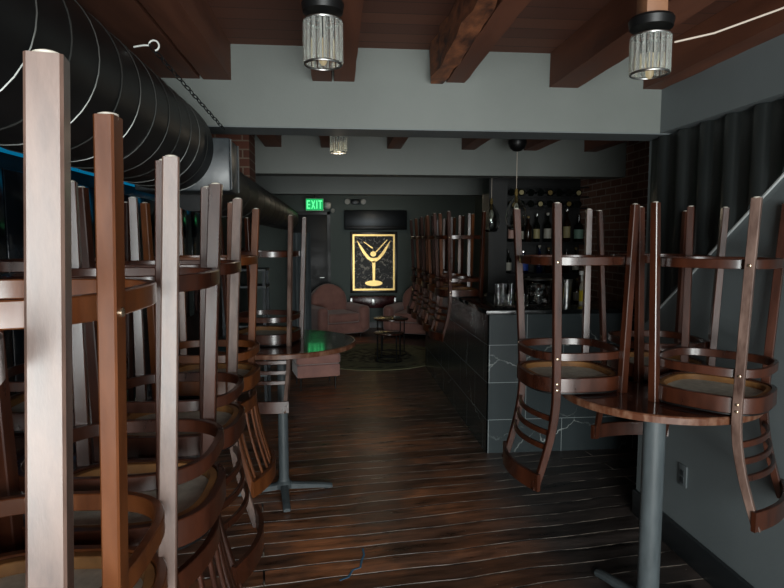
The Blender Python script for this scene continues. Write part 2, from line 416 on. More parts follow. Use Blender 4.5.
# closed back so that the panel has real thickness
bl, bh = bm.verts.new((XR-.001, prof[0][0], stair_z(prof[0][0]))), bm.verts.new((XR-.001, prof[0][0], top))
bm.faces.new((bl, vlo[0], vhi[0], bh))
prev = None
for i in range(len(prof)):
    a = bm.verts.new((XR-.001, prof[i][0], vhi[i].co.z)); c = bm.verts.new((XR-.001, prof[i][0], vlo[i].co.z))
    if prev:
        bm.faces.new((vhi[i-1], vhi[i], a, prev[0])); bm.faces.new((vlo[i-1], vlo[i], c, prev[1]))
    prev = (a, c)
tag(obj('ribbed_panel', bm, 'ribs', smooth=50), 'dark vertically ribbed panelling on the right wall above the white diagonal strip', 'wall panel')
bm = bmesh.new()
dy = .018
ya, yb = 1.92, 3.30
rings(bm, [[(XR-.001, yy, stair_z(yy)-.010), (XR-.012, yy, stair_z(yy)-.010), (XR-.012, yy, stair_z(yy)-.001), (XR-.001, yy, stair_z(yy)-.001)] for yy in (yb, ya)])
tag(obj('diagonal_trim_strip', bm, 'rail_white', smooth=20), 'thin white diagonal strip rising along the right wall under the ribbed panelling', 'trim strip')

# joists: (x0, x1) full length at 2.57
def joist(x0, x1, y0, y1, z0, lab, mat='joist', grp=None, rough=0):
    bm = bmesh.new()
    n = int((y1-y0)/.12); rs = []
    for i in range(n+1):
        yy = y0 + (y1-y0)*i/n; r = [random.uniform(-rough, rough) for _ in range(5)]
        rs.append([(x0+r[0], yy, ZC-.001), (x0+r[1], yy, z0+r[2]), (x1+r[3], yy, z0+r[2]), (x1+r[4], yy, ZC-.001)])
    rings(bm, rs)
    return tag(obj('ceiling_joist', bm, mat, smooth=25), lab, 'joist', grp)
Y0, Y1 = YB, 3.219
joist(-.90, -.70, Y0, Y1, 2.552, 'wide reddish brown joist at the far left above the black duct', rough=.002)
joist(-.68, -.54, Y0, Y1, 2.549, 'reddish brown joist forming the right board of the pair near the black duct', rough=.002)
joist(-.12, -.02, Y0, Y1, 2.552, 'thin reddish joist board directly behind the left crystal ceiling lamp', rough=.002)
joist(-.005, .10, Y0, Y1, 2.554, 'reddish joist board just right of the left crystal ceiling lamp', rough=.002)
joist(.50, .58, 1.0, Y1, 2.563, 'broken splintered short joist in the middle of the ceiling', 'joist_rough', rough=.012)
joist(.59, .69, Y0, Y1, 2.561, 'dark reddish joist beside the splintered one in the middle of the ceiling', rough=.003)
joist(1.165, 1.325, Y0, Y1, 2.55, 'thick reddish brown joist left of the right crystal ceiling lamp', rough=.002)
joist(1.70, 1.807, Y0, Y1, 2.552, 'reddish brown joist running against the right wall', rough=.002)
for k, (a, b_) in enumerate(((-.62, -.48), (-.13, .03), (.46, .58), (1.14, 1.26), (1.72, 1.84), (2.3, 2.42))):
    joist(a, b_, 3.449, 5.399, 2.54, ORD[k] + ' joist from the left between the first and second grey beams', grp='joists between the header beams', rough=.002)

# ------------------------------------------------------------------ bar stool (stored upside down: z = 0 is the table top, feet point up)
def sup(t, a=.205, b=.198, n=3.1):
    c, s = math.cos(t), math.sin(t)
    return (a*math.copysign(abs(c)**(2/n), c), b*math.copysign(abs(s)**(2/n), s))
def hoop_pts(z, k=1.0, seg=48):
    return [(sup(2*PI*i/seg)[0]*k, sup(2*PI*i/seg)[1]*k, z) for i in range(seg)]
LEGZ = .82
def post_xy(z, sy):
    """centre of a back post at height z; below zero it curves outwards as the chair back"""
    if z >= 0: x = .141 + .034*(z/LEGZ)**1.2; y = .2005 + .036*z/LEGZ
    else: x = .141 + .075*(1-math.cos(min(1, -z/.42)*PI*.55)); y = .2005 - .006*(-z/.42)
    return x, sy*y
def make_stool(style, wood, label, worn_glare=None):
    t = thing('bar_stool', label, 'bar stool')
    M_ = wood
    for s in (-1, 1):
        secs = []
        for i in range(25):
            z = LEGZ - (LEGZ + .412)*i/24; x, y = post_xy(z, s); w = .034 if z > -.05 else .034 - .006*(-z-.05)/.4
            secs.append((z, x, y, w, .024))
        p = obj('back_post', B(add_post, secs, 0, c=.0025), M_ if worn_glare != s else 'wood_worn_glare', t)
        for z in (.578, .165, .055, .028):
            x, y = post_xy(z, s)
            obj('bolt', B(add_tube, [(x, y+s*q, z) for q in (.009, .0145, .016)], [.0062, .0062, .003], 12), 'bolt', p)
        x, y = post_xy(LEGZ, s); obj('foot_glide', B(add_lathe, [(.012, LEGZ-.004), (.012, LEGZ+.003), (.006, LEGZ+.005)], 16, x, y), 'glide', p)
    for s in (-1, 1):
        # front legs outside the hoop corners
        x0, y0 = sup(math.radians(180-47)); nx, ny = -.72, .69
        secs = []
        for i in range(9):
            z = LEGZ*i/8; f = z/LEGZ
            cx = x0 + nx*(.021 + .018*f); cy = (y0 + ny*(.021 + .044*f))*s
            w = .034 - .005*f; secs.append((z, cx, cy, w, w))
        secs[0] = (-.0,) + secs[0][1:]
        p = obj('leg', B(add_post, secs, s*math.radians(12), c=.0025), 'wood_worn_glare' if worn_glare == s*2 else M_, t)
        l = secs[-1]; obj('foot_glide', B(add_lathe, [(.011, LEGZ-.004), (.011, LEGZ+.003), (.006, LEGZ+.005)], 16, l[1], l[2]), 'glide', p)
    obj('seat_apron', B(add_strip, hoop_pts(.044), .062, .019, True), M_, t)
    obj('stretcher_ring', B(add_strip, hoop_pts(.168), .034, .017, True), M_, t)
    obj('foot_ring', B(add_strip, hoop_pts(.580), .036, .017, True), M_, t)
    # seat board and upholstered pad
    seat = bmesh.new(); pts = [sup(2*PI*i/40) for i in range(40)]
    rings(seat, [[(x*k, y*k, z) for x, y in pts] for k, z in ((.93, .034), (.93, .046))])
    obj('seat_board', seat, 'cushion', t, label='pale underside cloth of the seat')
    pad = bmesh.new()
    rings(pad, [[(x*k, y*k, z) for x, y in pts] for k, z in ((.55, .001), (.97, .001), (1.02, .006), (1.02, .011), (.99, .0135))])
    obj('seat_pad', pad, 'black_metal', t)
    obj('inner_seat_frame', B(add_strip, [(x*.905, y*.905, .058) for x, y, z in hoop_pts(0)], .026, .020, True), 'raw_wood', t, label='pale raw wood inner frame')
    # back
    def slat(z, h, th, ext=0, bow=.048, nm='slat'):
        pts = []
        for i in range(15):
            f = i/14*2-1; x, y = post_xy(z, 1); yy = (y+ext)*f if ext else (y-.006)*f
            pts.append((x + bow*(1-f*f) + (.0 if not ext else .004), yy, z))
        obj(nm, B(add_strip, pts, h, th), M_, t)
    if style == 'ladder':
        for z in (-.105, -.168, -.230): slat(z, .024, .013)
        slat(-.375, .076, .018, ext=.024, nm='top_rail')
    else:
        slat(-.065, .05, .018, nm='lower_rail')
        slat(-.40, .07, .018, ext=.015, nm='top_rail')
        for k in range(6):
            f = (k-2.5)/3.1
            secs = []
            for i in range(9):
                z = -.05 - .33*i/8; x, y = post_xy(z, 1); secs.append((z, x + .045*(1-f*f), y*f, .010, .018))
            obj('spindle', B(add_post, secs, c=.002), M_, t)
    return t
bpy.context.view_layer.update()
FAR_AWAY = None
proto = {}
def stool(style, wood, x, y, z, rz, label, group=None, worn_glare=None):
    """rz = direction (degrees) in which the stool's back points"""
    key = (style, wood, worn_glare)
    if key not in proto:
        o = proto[key] = make_stool(style, wood, label, worn_glare)
        o['_tmp'] = 1; del o['_tmp']
    else: o = copy_tree(proto[key])
    o.location = (x, y, z); o.rotation_euler = (0, 0, math.radians(rz)); tag(o, label, 'bar stool')
    if group: o['group'] = group
    return o

TT = 1.05
# left row: backs towards the aisle
stool('ladder', 'wood', -.443, .338, TT, -90, 'upturned bar stool nearest the camera at the left edge, with a wide pale leg', worn_glare=2)
stool('ladder', 'wood_orange', -.510, .945, TT, -91, 'upturned orange-brown bar stool, second from the camera in the left row', worn_glare=2)
stool('spindle', 'wood', -.500, 1.42, TT, 0, 'upturned bar stool with vertical back spindles, third from the camera in the left row')
stool('ladder', 'wood', -.540, 2.0, TT, -1, 'upturned ladder-back bar stool fourth from the camera in the left row', worn_glare=1)
stool('spindle', 'wood_orange', -.580, 2.72, TT, -4, 'upturned spindle-back bar stool fifth and last in the left row, by the round table')
# wall side of the same tables
stool('ladder', 'wood', -1.0, 1.05, TT, 180, 'nearer upturned stool on the wall side of the left tables, behind the front row')
stool('ladder', 'wood', -1.04, 2.3, TT, 180, 'farther upturned stool on the wall side of the left tables, behind the front row')
# far left round table
stool('ladder', 'wood', -.465, 3.94, TT, -105, 'upturned ladder-back bar stool on the left round table, slats facing forward', worn_glare=1)
# right round table
stool('ladder', 'wood', 1.065, 2.62, TT, 183, 'upturned ladder-back bar stool on the left of the right round table')
stool('ladder', 'wood', 1.56, 2.28, TT, -50, 'upturned bar stool at the right edge of the picture, its front post pale', worn_glare=-1)
stool('ladder', 'wood', 1.60, 2.81, TT, 90, 'upturned bar stool at the back of the right round table, against the wall')
# bar counter row
BT = 1.167
for k, (x, y) in enumerate(((1.19, 5.75), (1.195, 6.245), (1.20, 6.74), (1.20, 7.235), (1.20, 7.73))):
    stool('ladder', 'wood_orange' if k % 2 else 'wood', x, y, BT, 187,
          ['upturned bar stool nearest the corner of the marble bar counter', 'second upturned bar stool along the marble bar from its near corner',
           'third upturned bar stool along the marble bar, middle of the five', 'fourth upturned bar stool along the dark marble bar',
           'farthest upturned bar stool at the back end of the marble bar'][k])

# ------------------------------------------------------------------ tables
def x_base(t, h, rz, r=.036, span=.33):
    obj('column', B(add_lathe, [(r, .05), (r, h)], 28), 'grey_metal', t)
    obj('hub', B(add_lathe, [(.05, .03), (.055, .045), (.052, .07), (r+.004, .085), (r+.002, .1)], 28), 'grey_metal', t)
    for k in range(4):
        a = rz + k*PI/2; c, s = math.cos(a), math.sin(a)
        rs = []
        for d_, w, z0, z1 in ((.02, .055, .03, .072), (.12, .05, .022, .060), (.25, .046, .014, .045), (span-.02, .05, .008, .036), (span, .04, .008, .03)):
            rs.append([(c*d_ - s*v, s*d_ + c*v, z) for v, z in ((-w/2, z0), (w/2, z0), (w/2, z1-.008), (w/2-.012, z1), (-w/2+.012, z1), (-w/2, z1-.008))])
        f = obj('base_arm', B(rings, rs), 'grey_metal', t)
        obj('foot', B(add_lathe, [(.018, 0), (.018, .011)], 16, c*(span-.04), s*(span-.04)), 'black_metal', f)
def round_table(x, y, r, rz, label, cr):
    t = thing('bar_table', label, 'table', (x, y, 0))
    obj('tabletop', B(add_lathe, [(r-.02, TT-.032), (r-.006, TT-.030), (r-.004, TT-.004), (r-.008, TT-.001)], 96), 'table_wood', t)
    rim = bmesh.new()
    rings(rim, [[((r+dr)*math.cos(2*PI*i/96), (r+dr)*math.sin(2*PI*i/96), TT+dz) for dr, dz in ((-.006, -.033), (0, -.031), (.001, -.006), (-.003, -.001), (-.012, -.0005), (-.012, -.03))] for i in range(96)], closed=True)
    obj('table_edge', rim, 'table_rim', t)
    x_base(t, TT-.031, rz, cr)
    return t
round_table(1.42, 2.475, .415, math.radians(17), 'round dark bar table at the right on a thick grey column', .048)
round_table(-.373, 3.96, .495, math.radians(8), 'round dark bar table at the left with a green gleam on its top', .034)
def rect_table(x0, x1, y0, y1, label):
    t = thing('bar_table', label, 'table', ((x0+x1)/2, (y0+y1)/2, 0)); w, d_ = (x1-x0)/2, (y1-y0)/2
    obj('tabletop', box_bm(-w, w, -d_, d_, TT-.035, TT-.0005, bev=.006), 'table_wood', t)
    x_base(t, TT-.034, PI/4, .036, .36)
rect_table(-1.24, -.44, .08, 1.64, 'long dark bar table under the three nearest stools of the left row')
rect_table(-1.24, -.50, 1.72, 3.02, 'long dark bar table under the two farther stools of the left row')

# ------------------------------------------------------------------ bar counter
t = thing('bar_counter', 'black marble tiled bar counter with white veins and a glossy top', 'bar counter', (1.2, 4.56, 0))
bm = bmesh.new(); add_box(bm, 0, 1.50, 0, .6, 0, 1.13)
obj('front_section', bm, 'marble_front', t)
bm = bmesh.new(); add_box(bm, 0, .40, .6001, 3.3, 0, 1.13)
o = obj('side_section', bm, 'marble_side', t)
bm = bmesh.new(); add_box(bm, -.0095, 0.0, -.0095, 3.3, 0, 1.13)
obj('side_tiles', bm, 'marble_side', t)
bm = bmesh.new(); add_box(bm, -.0095, 1.50, -.0095, -.0001, 0, 1.13); obj('front_tiles', bm, 'marble_front', t)
bm = bmesh.new(); add_box(bm, -.03, 1.505, -.03, .62, 1.1305, 1.167, bev=.004); add_box(bm, -.03, .42, .6205, 3.31, 1.1305, 1.167, bev=.004)
obj('countertop', bm, 'counter', t)

# ------------------------------------------------------------------ duct
DX, DZ, DR = -.80, 2.165, .215
def duct(y0, y1, r, label, pitch, cx=DX, cz=DZ, sw=.0022):
    t = thing('air_duct', label, 'duct', (cx, y0, cz))
    bm = bmesh.new(); seg = 48; L = y1-y0
    rs = [[(r*math.cos(2*PI*k/seg), yy, r*math.sin(2*PI*k/seg)) for k in range(seg)] for yy in (0, L)]
    rings(bm, rs); obj('duct_tube', bm, 'duct', t)
    bm = bmesh.new(); n = int(L/pitch*40); pts = []
    for i in range(n+1):
        a = 2*PI*i/40; pts.append(((r+.001)*math.cos(a), L*i/n, (r+.001)*math.sin(a)))
    add_tube(bm, pts, sw, 5)
    obj('spiral_seam', bm, 'seam', t, label='thin raised spiral seam catching the light')
    return t
duct(-2.3, 2.95, DR, 'large black spiral duct running overhead along the left, nearest the camera', .155)
duct(3.202, 9.2, .17, 'second black spiral duct beyond the square metal collar, near the exit sign', .42, cx=-.745, cz=2.04)
t = thing('duct_collar', 'square dark grey sheet metal collar joining the two black ducts', 'duct collar', (DX, 2.951, DZ))
obj('collar_box', box_bm(-.16, .29, 0.0005, .247, -.21, .045, bev=.01), 'plenum', t)
for ya in (.01, .22): obj('flange', box_bm(.2905, .297, ya, ya+.02, -.20, .04), 'plenum', t)

# chain with hook hanging from the joist down to the duct
def chain(label, p0, p1, n):
    t = thing('hanging_chain', label, 'chain', p0)
    d_ = Vector(p1) - Vector(p0); L = d_.length; rot = d_.to_track_quat('Z', 'Y').to_matrix().to_4x4()
    bm = bmesh.new()
    for i in range(n):
        c = (i+.5)*L/n; h = L/n*.62; pts = []
        for k in range(12):
            a = 2*PI*k/12; u = .008*math.cos(a); v = (h)*math.sin(a)
            pts.append(rot @ Vector((u if i % 2 else 0, 0 if i % 2 else u, c+v)))
        add_tube(bm, pts, .0022, 6, closed=True)
    obj('chain_links', bm, 'dark_metal', t)
    bm = bmesh.new()
    pts = [(-.05, 0, -.006), (-.02, 0, 0)] + [(.012-.016*math.cos(a), 0, .016*math.sin(a)) for a in [x*.5 for x in range(0, 10)]]
    add_tube(bm, pts, .0028, 8); obj('hook', bm, 'white_plastic', t, label='pale screw hook')
    return t
chain('dark hanging chain with a pale hook beside the large black duct', (-.585, 2.0, 2.335), (-.56, 3.1, 2.275), 19)

# black cables bundled between duct and ceiling at the upper left
bm = bmesh.new()
for k in range(4):
    add_tube(bm, [(-.98+.035*k, -2, 2.72-.02*k), (-.98+.035*k+.02, 0, 2.70-.02*k), (-.99+.035*k, 1.5, 2.69-.015*k), (-.98+.03*k, 3.2, 2.68-.02*k)], .014, 8)
tag(obj('pipe_bundle', bm, 'wall_black'), 'bundle of black pipes and cables between the duct and the ceiling', 'pipes')

# blue LED strip on its ledge
t = thing('led_light_strip', 'glowing blue light strip along the dark left wall behind the upturned stools', 'light strip', (-1.5, .4, 2.12))
obj('light_bar', box_bm(-.02, .02, 0, 7.6, .0, .03), 'led', t)
obj('ledge', box_bm(-.11, .03, 0, 7.6, .0305, .06), 'black_metal', t)
t = thing('wall_panelling', 'dark glossy vertical panelling with thin seams below the blue light strip', 'wall panelling', (-1.6, .4, .9))
pm = noisy('panel_gloss', '#14191e', '#3a444c', (4, 1.4, 2), (.12, .3), lo=.5, hi=.75)
for k in range(13): obj('panel', box_bm(-.015, .03, k*.52, k*.52+.505, 0, 1.16, bev=.004), pm, t)

# ------------------------------------------------------------------ crystal ceiling lamps
def crystal_lamp(x, y, ztop, zb, r, label, plate_r=.062, block=True, watts=0):
    t = thing('ceiling_lamp', label, 'lamp', (x, y, zb))
    H_ = ztop - zb
    if block: obj('mounting_block', box_bm(-.035, .035, -.035, .035, H_+.055, ZC-zb-.002, bev=.003), 'lamp_block', t)
    obj('ceiling_plate', B(add_lathe, [(plate_r, H_+.054), (plate_r+.004, H_+.046), (plate_r, H_+.022), (.03, H_+.016), (.018, H_+.012), (.018, H_-.012)], 36), 'black_metal', t)
    obj('socket', B(add_lathe, [(.016, H_-.05), (.016, H_-.012)], 20), 'black_metal', t)
    obj('bulb', B(add_lathe, [(.005, H_-.135), (.012, H_-.125), (.014, H_-.09), (.010, H_-.055)], 20), 'bulb', t)
    for k in range(18):
        a = 2*PI*k/18; mt = Matrix.Rotation(a, 4, 'Z') @ Matrix.Translation((r, 0, 0))
        bm = bmesh.new(); w = r*PI/18*.86
        rs = [[tuple(mt @ Vector(p)) for p in ((.000, -w, z), (.006, 0, z), (.000, w, z), (-.004, 0, z))] for z in (.004, H_-.006)]
        rings(bm, rs); obj('crystal_prism', bm, 'crystal', t, smooth=10)
    for z in (0.0, H_-.004):
        obj('rim_ring', B(add_tube, [(r*math.cos(2*PI*k/36), r*math.sin(2*PI*k/36), z) for k in range(36)], .0038, 8, closed=True), 'steel', t)
    obj('crossbar', B(add_tube, [(-r, 0, H_-.005), (0, 0, H_-.005), (r, 0, H_-.005)], .003, 6), 'black_metal', t)
    if watts:
        l = bpy.data.lights.new('bulb_light', 'POINT'); l.energy = watts; l.color = (1, .82, .6); l.shadow_soft_size = .03
        lo = bpy.data.objects.new('bulb_light', l); COL.objects.link(lo); lo.parent = t; lo.location = (0, 0, -.03)
    return t
crystal_lamp(-.037, 1.9, 2.395, 2.262, .056, 'crystal prism ceiling lamp at the upper left, a warm bulb inside')
crystal_lamp(1.012, 1.88, 2.375, 2.255, .058, 'crystal prism ceiling lamp at the upper right, beside the white wire', .066)
crystal_lamp(.018, 4.25, 2.46, 2.335, .056, 'crystal prism ceiling lamp beyond the grey header, partly hidden by it', watts=1)
crystal_lamp(.62, 9.9, 2.60, 2.47, .056, 'crystal prism ceiling lamp added to light the lounge, unseen above the third grey beam', watts=6)  # unseen lamp added to brighten the lounge

# pendants over the bar
def pendant(x, y, zc, label):
    t = thing('pendant_lamp', label, 'lamp', (x, y, zc))
    obj('canopy', B(add_lathe, [(.075, 0), (.078, -.03), (.06, -.07), (.03, -.09), (.006, -.095)], 32), 'black_metal', t)
    obj('canopy_stem', B(add_lathe, [(.02, 0), (.02, ZC-zc-.002)], 12), 'black_metal', t)
    obj('cord', B(add_tube, [(0, 0, -.09), (0, 0, -.42)], .003, 8), 'cable', t)
    obj('socket', B(add_lathe, [(.006, -.40), (.012, -.41), (.012, -.43), (.018, -.435), (.012, -.445), (.013, -.52)], 20), 'foil_gold', t)
    bm = bmesh.new(); prof = [(.016, -.46), (.03, -.49), (.062, -.53), (.084, -.585), (.088, -.64), (.078, -.70), (.055, -.745)]
    add_lathe(bm, prof, 36, cap=False); g = obj('glass_shade', bm, 'glass', t)
    sm = g.modifiers.new('thickness', 'SOLIDIFY'); sm.thickness = .003
    obj('bulb', B(add_lathe, [(.010, -.52), (.022, -.55), (.024, -.58), (.012, -.61), (.003, -.615)], 20), 'label_white', t)
    return t
pendant(1.508, 4.9, 2.55, 'clear glass teardrop pendant lamp on a thin cord over the near bar corner')
pendant(1.60, 6.05, 2.55, 'second clear glass pendant lamp farther back above the upturned stools on the bar')

# wires under the ceiling
tag(obj('ceiling_wire', B(add_tube, [(1.08, 1.86, 2.35), (1.2, 1.84, 2.375), (1.35, 1.75, 2.42), (1.5, 1.62, 2.47), (1.66, 1.5, 2.54)], .0032, 8), 'cable'),
    'thin white wire looping from the right crystal lamp to the ceiling by the right wall', 'wire')
tag(obj('ceiling_wire', B(add_tube, [(.10, 1.9, 2.50), (.25, 1.9, 2.48), (.40, 1.85, 2.485), (.55, 1.75, 2.52), (.64, 1.65, 2.555)], .004, 8), 'lamp_block'),
    'brownish wire sagging across the ceiling right of the left crystal lamp', 'wire')

# outlet on the right wall
t = thing('wall_outlet', 'grey double power outlet on the dark right wall above the baseboard', 'outlet', (XR-.0005, 2.95, .385))
obj('cover_plate', box_bm(-.008, 0, -.038, .038, 0, .118, bev=.002), 'grey_plastic', t)
for z in (.03, .07):
    obj('socket', B(lambda bm, z=z: (add_box(bm, -.0105, -.008, -.018, .018, z-.012, z+.02, bev=.001))), 'baseboard', t)

# ------------------------------------------------------------------ far wall
t = thing('framed_picture', 'framed picture of a golden cocktail glass on black, hanging on the far wall', 'picture', (.715, YF-.001, .69))
obj('outer_frame', B(lambda bm: [add_box(bm, *a, bev=.004) for a in ((-.46, -.41, -.04, 0, 0, 1.19), (.41, .46, -.04, 0, 0, 1.19), (-.41, .41, -.04, 0, 0, .05), (-.41, .41, -.04, 0, 1.14, 1.19))]), 'frame_black', t)
obj('gold_frame', B(lambda bm: [add_box(bm, *a) for a in ((-.41, -.375, -.035, 0, .05, 1.14), (.375, .41, -.035, 0, .05, 1.14), (-.375, .375, -.035, 0, .05, .085), (-.375, .375, -.035, 0, 1.105, 1.14))]), 'gold', t)
obj('canvas', box_bm(-.375, .375, -.02, 0, .085, 1.105), 'art', t)
def flat(name, outline, mat, y0=-.026, y1=-.0201):
    bm = bmesh.new(); rings(bm, [[(x, y, z) for x, z in outline] for y in (y1, y0)]); return obj(name, bm, mat, t)
bowl = []
outer = [(-.30, 1.02), (-.27, .90), (-.21, .76), (-.12, .65), (-.02, .60)]
inner = [(.0, .64), (-.10, .70), (-.18, .80), (-.24, .92)]
outer = [(-.33, 1.03), (-.275, .89), (-.205, .76), (-.12, .66), (-.04, .605)]; inner = [(0, .66), (-.07, .69), (-.15, .78), (-.225, .89)]
L_ = outer + [(0, .585)] + [(0, .68)] + inner[1:]
flat('painted_glass_side', L_, 'gold')
flat('painted_glass_side', [(-x, z) for x, z in reversed(L_)], 'gold')
flat('painted_stem', [(-.03, .62), (-.022, .22), (.022, .22), (.03, .62)], 'gold')
flat('painted_foot', [(.17*math.cos(2*PI*k/28), .19+.055*math.sin(2*PI*k/28)) for k in range(28)], 'gold', -.028)
flat('painted_olive', [(-.01+.055*math.cos(2*PI*k/20), .76+.052*math.sin(2*PI*k/20)) for k in range(20)], 'gold', -.028)
flat('painted_pick', [(.03, .80), (.05, .79), (.27, 1.03), (.25, 1.035)], 'gold', -.025)
flat('painted_pick', [(-.03, .86), (-.015, .88), (-.19, 1.0), (-.20, .99)], 'gold', -.025)

t = thing('wall_heater', 'long black air conditioning unit mounted above the framed picture', 'air conditioner', (.745, YF-.001, 1.915))
obj('body', box_bm(-.60, .60, -.20, 0, 0, .37, bev=.02), 'dark_metal', t)
obj('louvre', box_bm(-.56, .56, -.21, -.19, .02, .07, bev=.004), 'black_metal', t)
obj('status_light', box_bm(.50, .54, -.203, -.199, .05, .065), 'white_plastic', t)
t.name = 'air_conditioner'

def letter(bm, ch, x, z, w, h, s):
    def bar(a, b, c, d_): add_box(bm, a, b, -.004, 0, c, d_)
    def diag(xa, za, xb, zb):
        rings(bm, [[(xa-s/2, y, za), (xa+s/2, y, za), (xb+s/2, y, zb), (xb-s/2, y, zb)] for y in (0, -.004)])
    if ch == 'E':
        bar(x, x+s, z, z+h)
        for f in (0, (h-s)/2, h-s): bar(x+s, x+w, z+f, z+f+s)
    elif ch == 'X': diag(x+s/2, z, x+w-s/2, z+h); diag(x+w-s/2, z, x+s/2, z+h)
    elif ch == 'I': bar(x, x+s, z, z+h)
    elif ch == 'T': bar(x, x+w, z+h-s, z+h); bar(x+w/2-s/2, x+w/2+s/2, z, z+h-s)
t = thing('exit_sign', 'glowing green EXIT sign high on the far wall at the left', 'sign', (-.385, 10.6, 2.235))
obj('sign_box', box_bm(-.155, .155, 0, .06, 0, .215, bev=.006), 'white_plastic', t)
obj('sign_face', box_bm(-.15, .15, -.004, 0, .008, .207), 'exit_green', t)
bm = bmesh.new(); x = -.135
for ch, w in (('E', .06), ('X', .072), ('I', .02), ('T', .066)):
    letter(bm, ch, x, .035, w, .145, .02); x += w + .017
lt = obj('letters', bm, 'exit_pale', t, loc=(0, -.004, 0), label='pale letters reading EXIT')
obj('hanger', B(add_tube, [(0, .03, .215), (0, .03, ZC-2.235-.001)], .01, 8), 'black_metal', t)
t = thing('emergency_light', 'white emergency lamp head at the right end of the green exit sign', 'emergency light', (-.165, 10.62, 2.27))
obj('lamp_head', B(add_lathe, [(.03, 0), (.055, .02), (.06, .10), (.04, .115)], 20), 'white_plastic', t, rot=(0, math.radians(8), 0))
obj('bracket', box_bm(-.05, .0, 0, .03, .03, .06), 'white_plastic', t)
t = thing('emergency_light', 'twin-headed emergency light high on the far wall above the air conditioner', 'emergency light', (.36, YF-.001, 2.40))
obj('body', box_bm(-.08, .08, -.06, 0, 0, .10, bev=.01), 'dark_metal', t)
for s in (-1, 1): obj('lamp_head', B(lambda bm, s=s: add_tube(bm, [(s*.15, -.05, .05), (s*.15, -.12, .05), (s*.155, -.14, .045)], [.035, .055, .05], 18)), 'white_plastic', t)
for s in (-1, 1): obj('lamp_arm', B(lambda bm, s=s: add_tube(bm, [(s*.08, -.03, .05), (s*.15, -.055, .05)], .012, 8)), 'dark_metal', t)
tag(obj('motion_sensor', B(lambda bm: add_tube(bm, [(-.07, YF-.001, 2.28), (-.07, YF-.05, 2.28), (-.07, YF-.07, 2.26)], [.04, .04, .025], 18)), 'white_plastic'),
    'small round white sensor on the far wall below the exit sign', 'sensor')
t = thing('wall_chest', 'small dark red chest with a silver latch below the framed picture', 'chest', (.69, YF-.02, .42))
obj('body', box_bm(-.44, .44, -.26, 0, 0, .225, bev=.01), 'chest_red', t)
obj('latch', box_bm(-.03, .03, -.275, -.26, .06, .18, bev=.004), 'steel', t)
for s in (-1, 1): obj('corner_bracket', box_bm(min(s*.40, s*.443), max(s*.40, s*.443), -.264, -.20, .02, .20, bev=.003), 'steel', t)
for s in (-1, 1): obj('leg', box_bm(s*.40-.02, s*.40+.02, -.24, -.20, -.4195, 0), 'frame_black', t)
t = tag(obj('ceiling_detector', B(add_lathe, [(.05, 2.66), (.075, 2.68), (.075, 2.70), (.05, 2.7745)], 24, .62, 6.5), 'black_metal'), 'small dark round detector on the ceiling beyond the second grey beam', 'detector')

# ------------------------------------------------------------------ lounge furniture
def cushion(bm, x0, x1, y0, y1, z0, z1, bev, mat=None): add_box(bm, x0, x1, y0, y1, z0, z1, bev=0, mat=mat)
def soft(name, x0, x1, y0, y1, z0, z1, parent, r=.05, mat='velvet', m4=None, tuft=None, label=None):
    bm = bmesh.new(); nx, ny, nz = 14, 8, 12
    g = bmesh.ops.create_cube(bm, size=2); bmesh.ops.subdivide_edges(bm, edges=bm.edges[:], cuts=13, use_grid_fill=True)
    hx, hy, hz = (x1-x0)/2, (y1-y0)/2, (z1-z0)/2
    for v in bm.verts:
        p = Vector((v.co.x*hx, v.co.y*hy, v.co.z*hz)); q = Vector([max(-h+r, min(h-r, c)) for c, h in zip(p, (hx, hy, hz))])
        d_ = p - q
        if d_.length > 1e-6: d_ = d_.normalized()*min(r, d_.length*1.0 if d_.length < r else r)
        v.co = q + d_
        if tuft: v.co += Vector(tuft(v.co.x/hx, v.co.y/hy, v.co.z/hz))
        v.co += Vector(((x0+x1)/2, (y0+y1)/2, (z0+z1)/2))
        if m4: v.co = m4 @ v.co
    return obj(name, bm, mat, parent, smooth=60, label=label)
def armchair(x, y, rz, label):
    t = thing('armchair', label, 'armchair', (x, y, 0), math.radians(rz))     # faces -y
    m4 = Matrix.Translation((0, .30, .36)) @ Matrix.Rotation(math.radians(-12), 4, 'X')
    def tf(u, v, w):
        if v > -.3: return (0, 0, 0)
        a = abs(math.sin((u*2.5+.5)*PI)) ** .5; c = abs(math.sin((w*2+.5)*PI)) ** .5
        return (0, -.035*a*c, 0)
    def shape(u, v, w):
        b = tf(u, v, w); return (-u*.10*max(0, w)**2*1.2, b[1], -.10*u*u*max(0, w))
    soft('backrest', -.36, .36, -.10, .10, -.02, .56, t, .09, m4=m4, tuft=shape)
    soft('seat_cushion', -.30, .30, -.42, .26, .27, .44, t, .06)
    soft('seat_base', -.42, .42, -.40, .38, .07, .27, t, .04)
    for s in (-1, 1): soft('armrest', s*.40-.10, s*.40+.10, -.44, .34, .10, .56, t, .085)
    for sx in (-.34, .34):
        for sy in (-.32, .30): obj('leg', B(add_lathe, [(.014, 0), (.022, .08)], 12, sx, sy), 'frame_black', t)
    return t
armchair(-.03, 10.65, 24, 'pink tufted velvet armchair in the lounge left of the framed picture')
armchair(1.42, 10.55, -25, 'pink velvet armchair half hidden behind the two round side tables')
t = thing('ottoman', 'low pink velvet footstool cube on thin legs beyond the left round table', 'footstool', (-.26, 6.9, 0), math.radians(12))
soft('upholstered_body', -.25, .25, -.22, .22, .15, .30, t, .02)
soft('upholstered_top', -.255, .255, -.225, .225, .302, .42, t, .03)
for sx in (-.2, .2):
    for sy in (-.17, .17): obj('leg', B(add_lathe, [(.008, 0), (.014, .155)], 12, sx, sy), 'frame_black', t)
